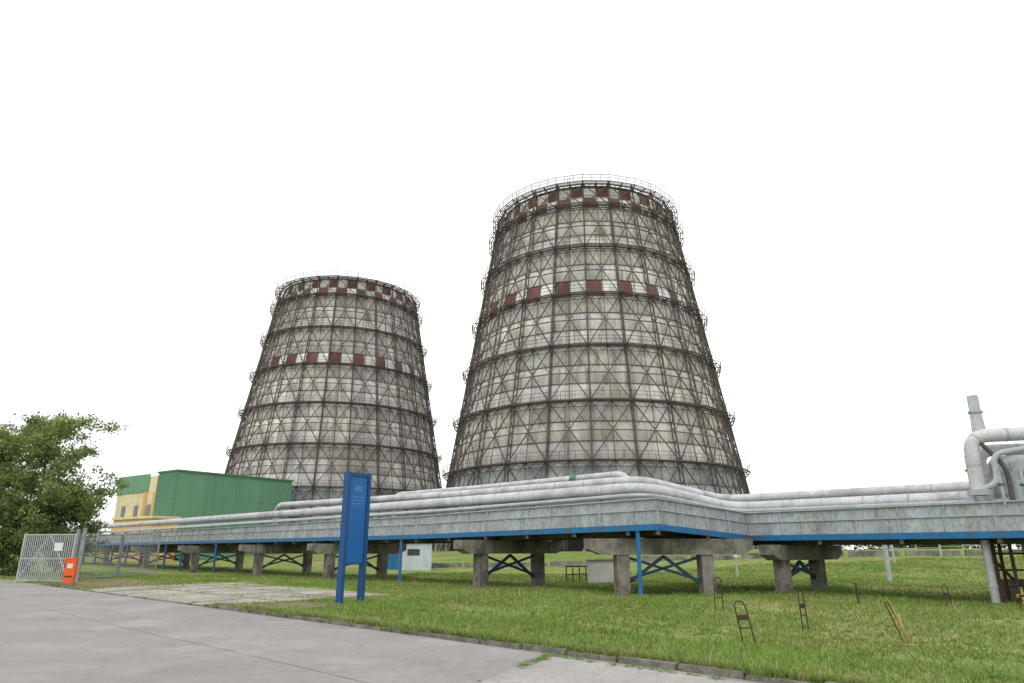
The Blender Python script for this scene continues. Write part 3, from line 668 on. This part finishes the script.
# ------------------------------------------------------------ trees
def leafmesh(e,cl,nleaf,seed,lsize,g,H,slo=.25,shi=.5):
    n=len(cl)*nleaf; V=np.empty((n,4,3)); C=np.ones((n,4,4)); i=0
    rs2=np.random.RandomState(seed)
    for c in cl:
        k=rs2.uniform(.5,1.35); s=rs2.uniform(slo,shi)
        pos=np.array(c)+rs2.normal(0,1,(nleaf,3))*np.array([s,s,s*.6])
        a=rs2.normal(0,1,(nleaf,3)); a/=np.linalg.norm(a,axis=1)[:,None]
        b=np.cross(a,rs2.normal(0,1,(nleaf,3))); b/=np.linalg.norm(b,axis=1)[:,None]
        sz=lsize*rs2.uniform(.6,1.2,(nleaf,1))
        V[i:i+nleaf,0]=pos-a*sz; V[i:i+nleaf,1]=pos+b*sz*.5; V[i:i+nleaf,2]=pos+a*sz; V[i:i+nleaf,3]=pos-b*sz*.5
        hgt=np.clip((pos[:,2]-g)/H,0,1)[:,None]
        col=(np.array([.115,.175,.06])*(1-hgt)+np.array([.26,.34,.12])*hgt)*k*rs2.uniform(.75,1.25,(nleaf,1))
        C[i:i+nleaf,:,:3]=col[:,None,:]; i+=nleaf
    me=bpy.data.meshes.new('leaves'); me.vertices.add(4*n); me.vertices.foreach_set('co',V.ravel())
    me.loops.add(4*n); me.loops.foreach_set('vertex_index',np.arange(4*n,dtype=np.int32))
    me.polygons.add(n); me.polygons.foreach_set('loop_start',np.arange(0,4*n,4,dtype=np.int32)); me.polygons.foreach_set('loop_total',np.full(n,4,dtype=np.int32))
    me.update(calc_edges=True)
    ca=me.color_attributes.new('Col','FLOAT_COLOR','POINT'); ca.data.foreach_set('color',C.ravel()); me.materials.append(m_leaf)
    o=bpy.data.objects.new('leaves',me); scene.collection.objects.link(o); o.parent=e
def tree(name,x,y,H,W,nleaf=45,seed=1,lsize=.12,r0=.17,nb=34,low=.16,asym=(0,0)):
    rng=random.Random(seed); e=empty(name); w=MB(); cl=[]; g=gz(x,y)
    stem=[Vector((x,y,g-.1))]
    for i in range(10):
        stem.append(stem[-1]+Vector((rng.gauss(0,.12)+asym[0]*.1,rng.gauss(0,.12),H*.95/10)))
    w.tube(stem,[r0*(1-.088*i) for i in range(11)],m_bark,8,cap=False)
    def at(f): 
        k=min(9,int(f*10)); return stem[k]+(stem[k+1]-stem[k])*(f*10-k)
    for b in range(nb):
        f=low+(.97-low)*(b+rng.random())/nb
        env=math.sin(math.pi*min(1,max(0.05,(f-low*.5)/(1.04-low*.5)))**.75)**.6
        L=W*env*rng.uniform(.45,1.25); a=b*2.4+rng.uniform(-.5,.5)
        L*=1+asym[0]*math.cos(a)*.4
        d=Vector((math.cos(a),math.sin(a),rng.uniform(.25,.9)*(0.5+f))).normalized(); p=at(f); r=.07*(1-f*.6)*r0/.17
        pts=[p];dd=d
        for i in range(5):
            dd=(dd+Vector((rng.gauss(0,.12),rng.gauss(0,.12),rng.gauss(-.03,.07)))).normalized(); pts.append(pts[-1]+dd*L/5)
        w.tube(pts,[r*(1-.16*i) for i in range(6)],m_bark,6,cap=False)
        for i in range(1,6):
            for _ in range(2 if i<5 else 3):
                td=(dd+Vector((rng.gauss(0,.8),rng.gauss(0,.8),rng.gauss(.2,.5)))).normalized(); tl=rng.uniform(.35,1.15)*(.5+L*.17)
                q=pts[i]+td*tl; w.tube([pts[i],pts[i]+td*tl*.5+Vector((0,0,.03)),q],[r*.35,r*.25,.008],m_bark,4,cap=False)
                if i>1 or rng.random()<.5: cl.append(q)
                if rng.random()<.5: cl.append(pts[i]+td*tl*.55)
    for k in range(8): cl.append(at(.96)+Vector((rng.gauss(0,.4),rng.gauss(0,.4),rng.gauss(.1,.35))))
    w.obj('trunk_and_limbs',e)
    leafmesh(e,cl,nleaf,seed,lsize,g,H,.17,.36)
tree('broadleaf_tree',-31.0,46,10.1,4.1,seed=5,asym=(.25,0),nleaf=38)
tree('broadleaf_tree',-36.8,49,9.8,4.3,seed=11,nleaf=38)
tree('shrub',-35,46.5,5.4,2.8,nleaf=40,seed=21,r0=.07,lsize=.11,nb=20,low=.08)
tree('shrub',-28.8,45.5,5.0,2.4,nleaf=40,seed=25,r0=.06,lsize=.11,nb=18,low=.08)
tree('shrub',-31.5,44.5,4.2,2.6,nleaf=40,seed=31,r0=.06,lsize=.11,nb=18,low=.06)

def far_trees(name,bx,sx,y0,n,seed,hb):
    rs=np.random.RandomState(seed)
    t=rs.uniform(0,1,n); base=bx+t*sx; y=y0+15*np.sin(t*17)+rs.normal(0,3,n)
    hmax=hb+1.3*np.sin(t*41)+.9*np.sin(t*97+1)+.8*np.sin(t*13)
    z=1.4+np.abs(rs.rand(n))**.7*np.clip(hmax,.8,9)
    pos=np.stack([base,y,z],1); a=rs.normal(0,1,(n,3)); a/=np.linalg.norm(a,axis=1)[:,None]; b=np.cross(a,rs.normal(0,1,(n,3))); b/=np.linalg.norm(b,axis=1)[:,None]
    s=.45; V=np.stack([pos-a*s,pos+b*s*.6,pos+a*s,pos-b*s*.6],1)
    me=bpy.data.meshes.new(name); me.from_pydata(V.reshape(-1,3).tolist(),[],[(4*i,4*i+1,4*i+2,4*i+3) for i in range(n)])
    C=np.ones((n,4,4)); C[:,:,:3]=(np.array([.12,.18,.075])*rs.uniform(.55,1.3,(n,1)))[:,None,:]
    ca=me.color_attributes.new('Col','FLOAT_COLOR','POINT'); ca.data.foreach_set('color',C.ravel()); me.materials.append(m_leaf)
    o=bpy.data.objects.new(name,me); scene.collection.objects.link(o)
far_trees('distant_trees',38,124,140,15000,9,3.6)
far_trees('distant_trees',-200,95,170,9000,12,4.5)

# ------------------------------------------------------------ light
EL,AZ=math.radians(55),math.radians(200)
w=bpy.data.worlds.new('World'); scene.world=w; w.use_nodes=True; nt=w.node_tree; N=nt.nodes; L=nt.links
bg=N['Background']; bg.inputs['Strength'].default_value=.1
sk=N.new('ShaderNodeTexSky'); sk.sky_type='NISHITA'; sk.sun_disc=False; sk.sun_elevation=EL; sk.sun_rotation=AZ
tc=N.new('ShaderNodeTexCoord'); mp=N.new('ShaderNodeMapping'); mp.inputs['Scale'].default_value=(1,1,2.2); L.new(tc.outputs['Generated'],mp.inputs[0])
nz=N.new('ShaderNodeTexNoise'); nz.inputs['Scale'].default_value=1.3; nz.inputs['Detail'].default_value=3; nz.inputs['Roughness'].default_value=.4; L.new(mp.outputs[0],nz.inputs['Vector'])
mr=N.new('ShaderNodeMapRange'); mr.inputs[1].default_value=.36; mr.inputs[2].default_value=.68; mr.inputs[3].default_value=10.0; mr.inputs[4].default_value=18; L.new(nz.outputs[0],mr.inputs[0])
cc=N.new('ShaderNodeCombineColor')
for i in range(3): L.new(mr.outputs[0],cc.inputs[i])
mx=N.new('ShaderNodeMix'); mx.data_type='RGBA'; mx.inputs[0].default_value=.96; L.new(sk.outputs[0],mx.inputs[6]); L.new(cc.outputs[0],mx.inputs[7])
L.new(mx.outputs[2],bg.inputs['Color'])
sl=bpy.data.lights.new('sun','SUN'); sl.energy=1.2; sl.angle=math.radians(60); sl.color=(1,.98,.95)
so=bpy.data.objects.new('sun',sl); scene.collection.objects.link(so)
sd_=Vector((math.sin(AZ)*math.cos(EL),math.cos(AZ)*math.cos(EL),math.sin(EL)))
so.rotation_euler=sd_.to_track_quat('Z','Y').to_euler(); so.location=(0,-10,30)

# ------------------------------------------------------------ camera
cam=bpy.data.cameras.new('camera'); cam.lens=24; cam.sensor_width=36; cam.clip_end=4000; cam.clip_start=.05
co=bpy.data.objects.new('camera',cam); scene.collection.objects.link(co); co.location=(0,0,1.6); co.rotation_euler=(math.radians(107),0,0)
scene.camera=co
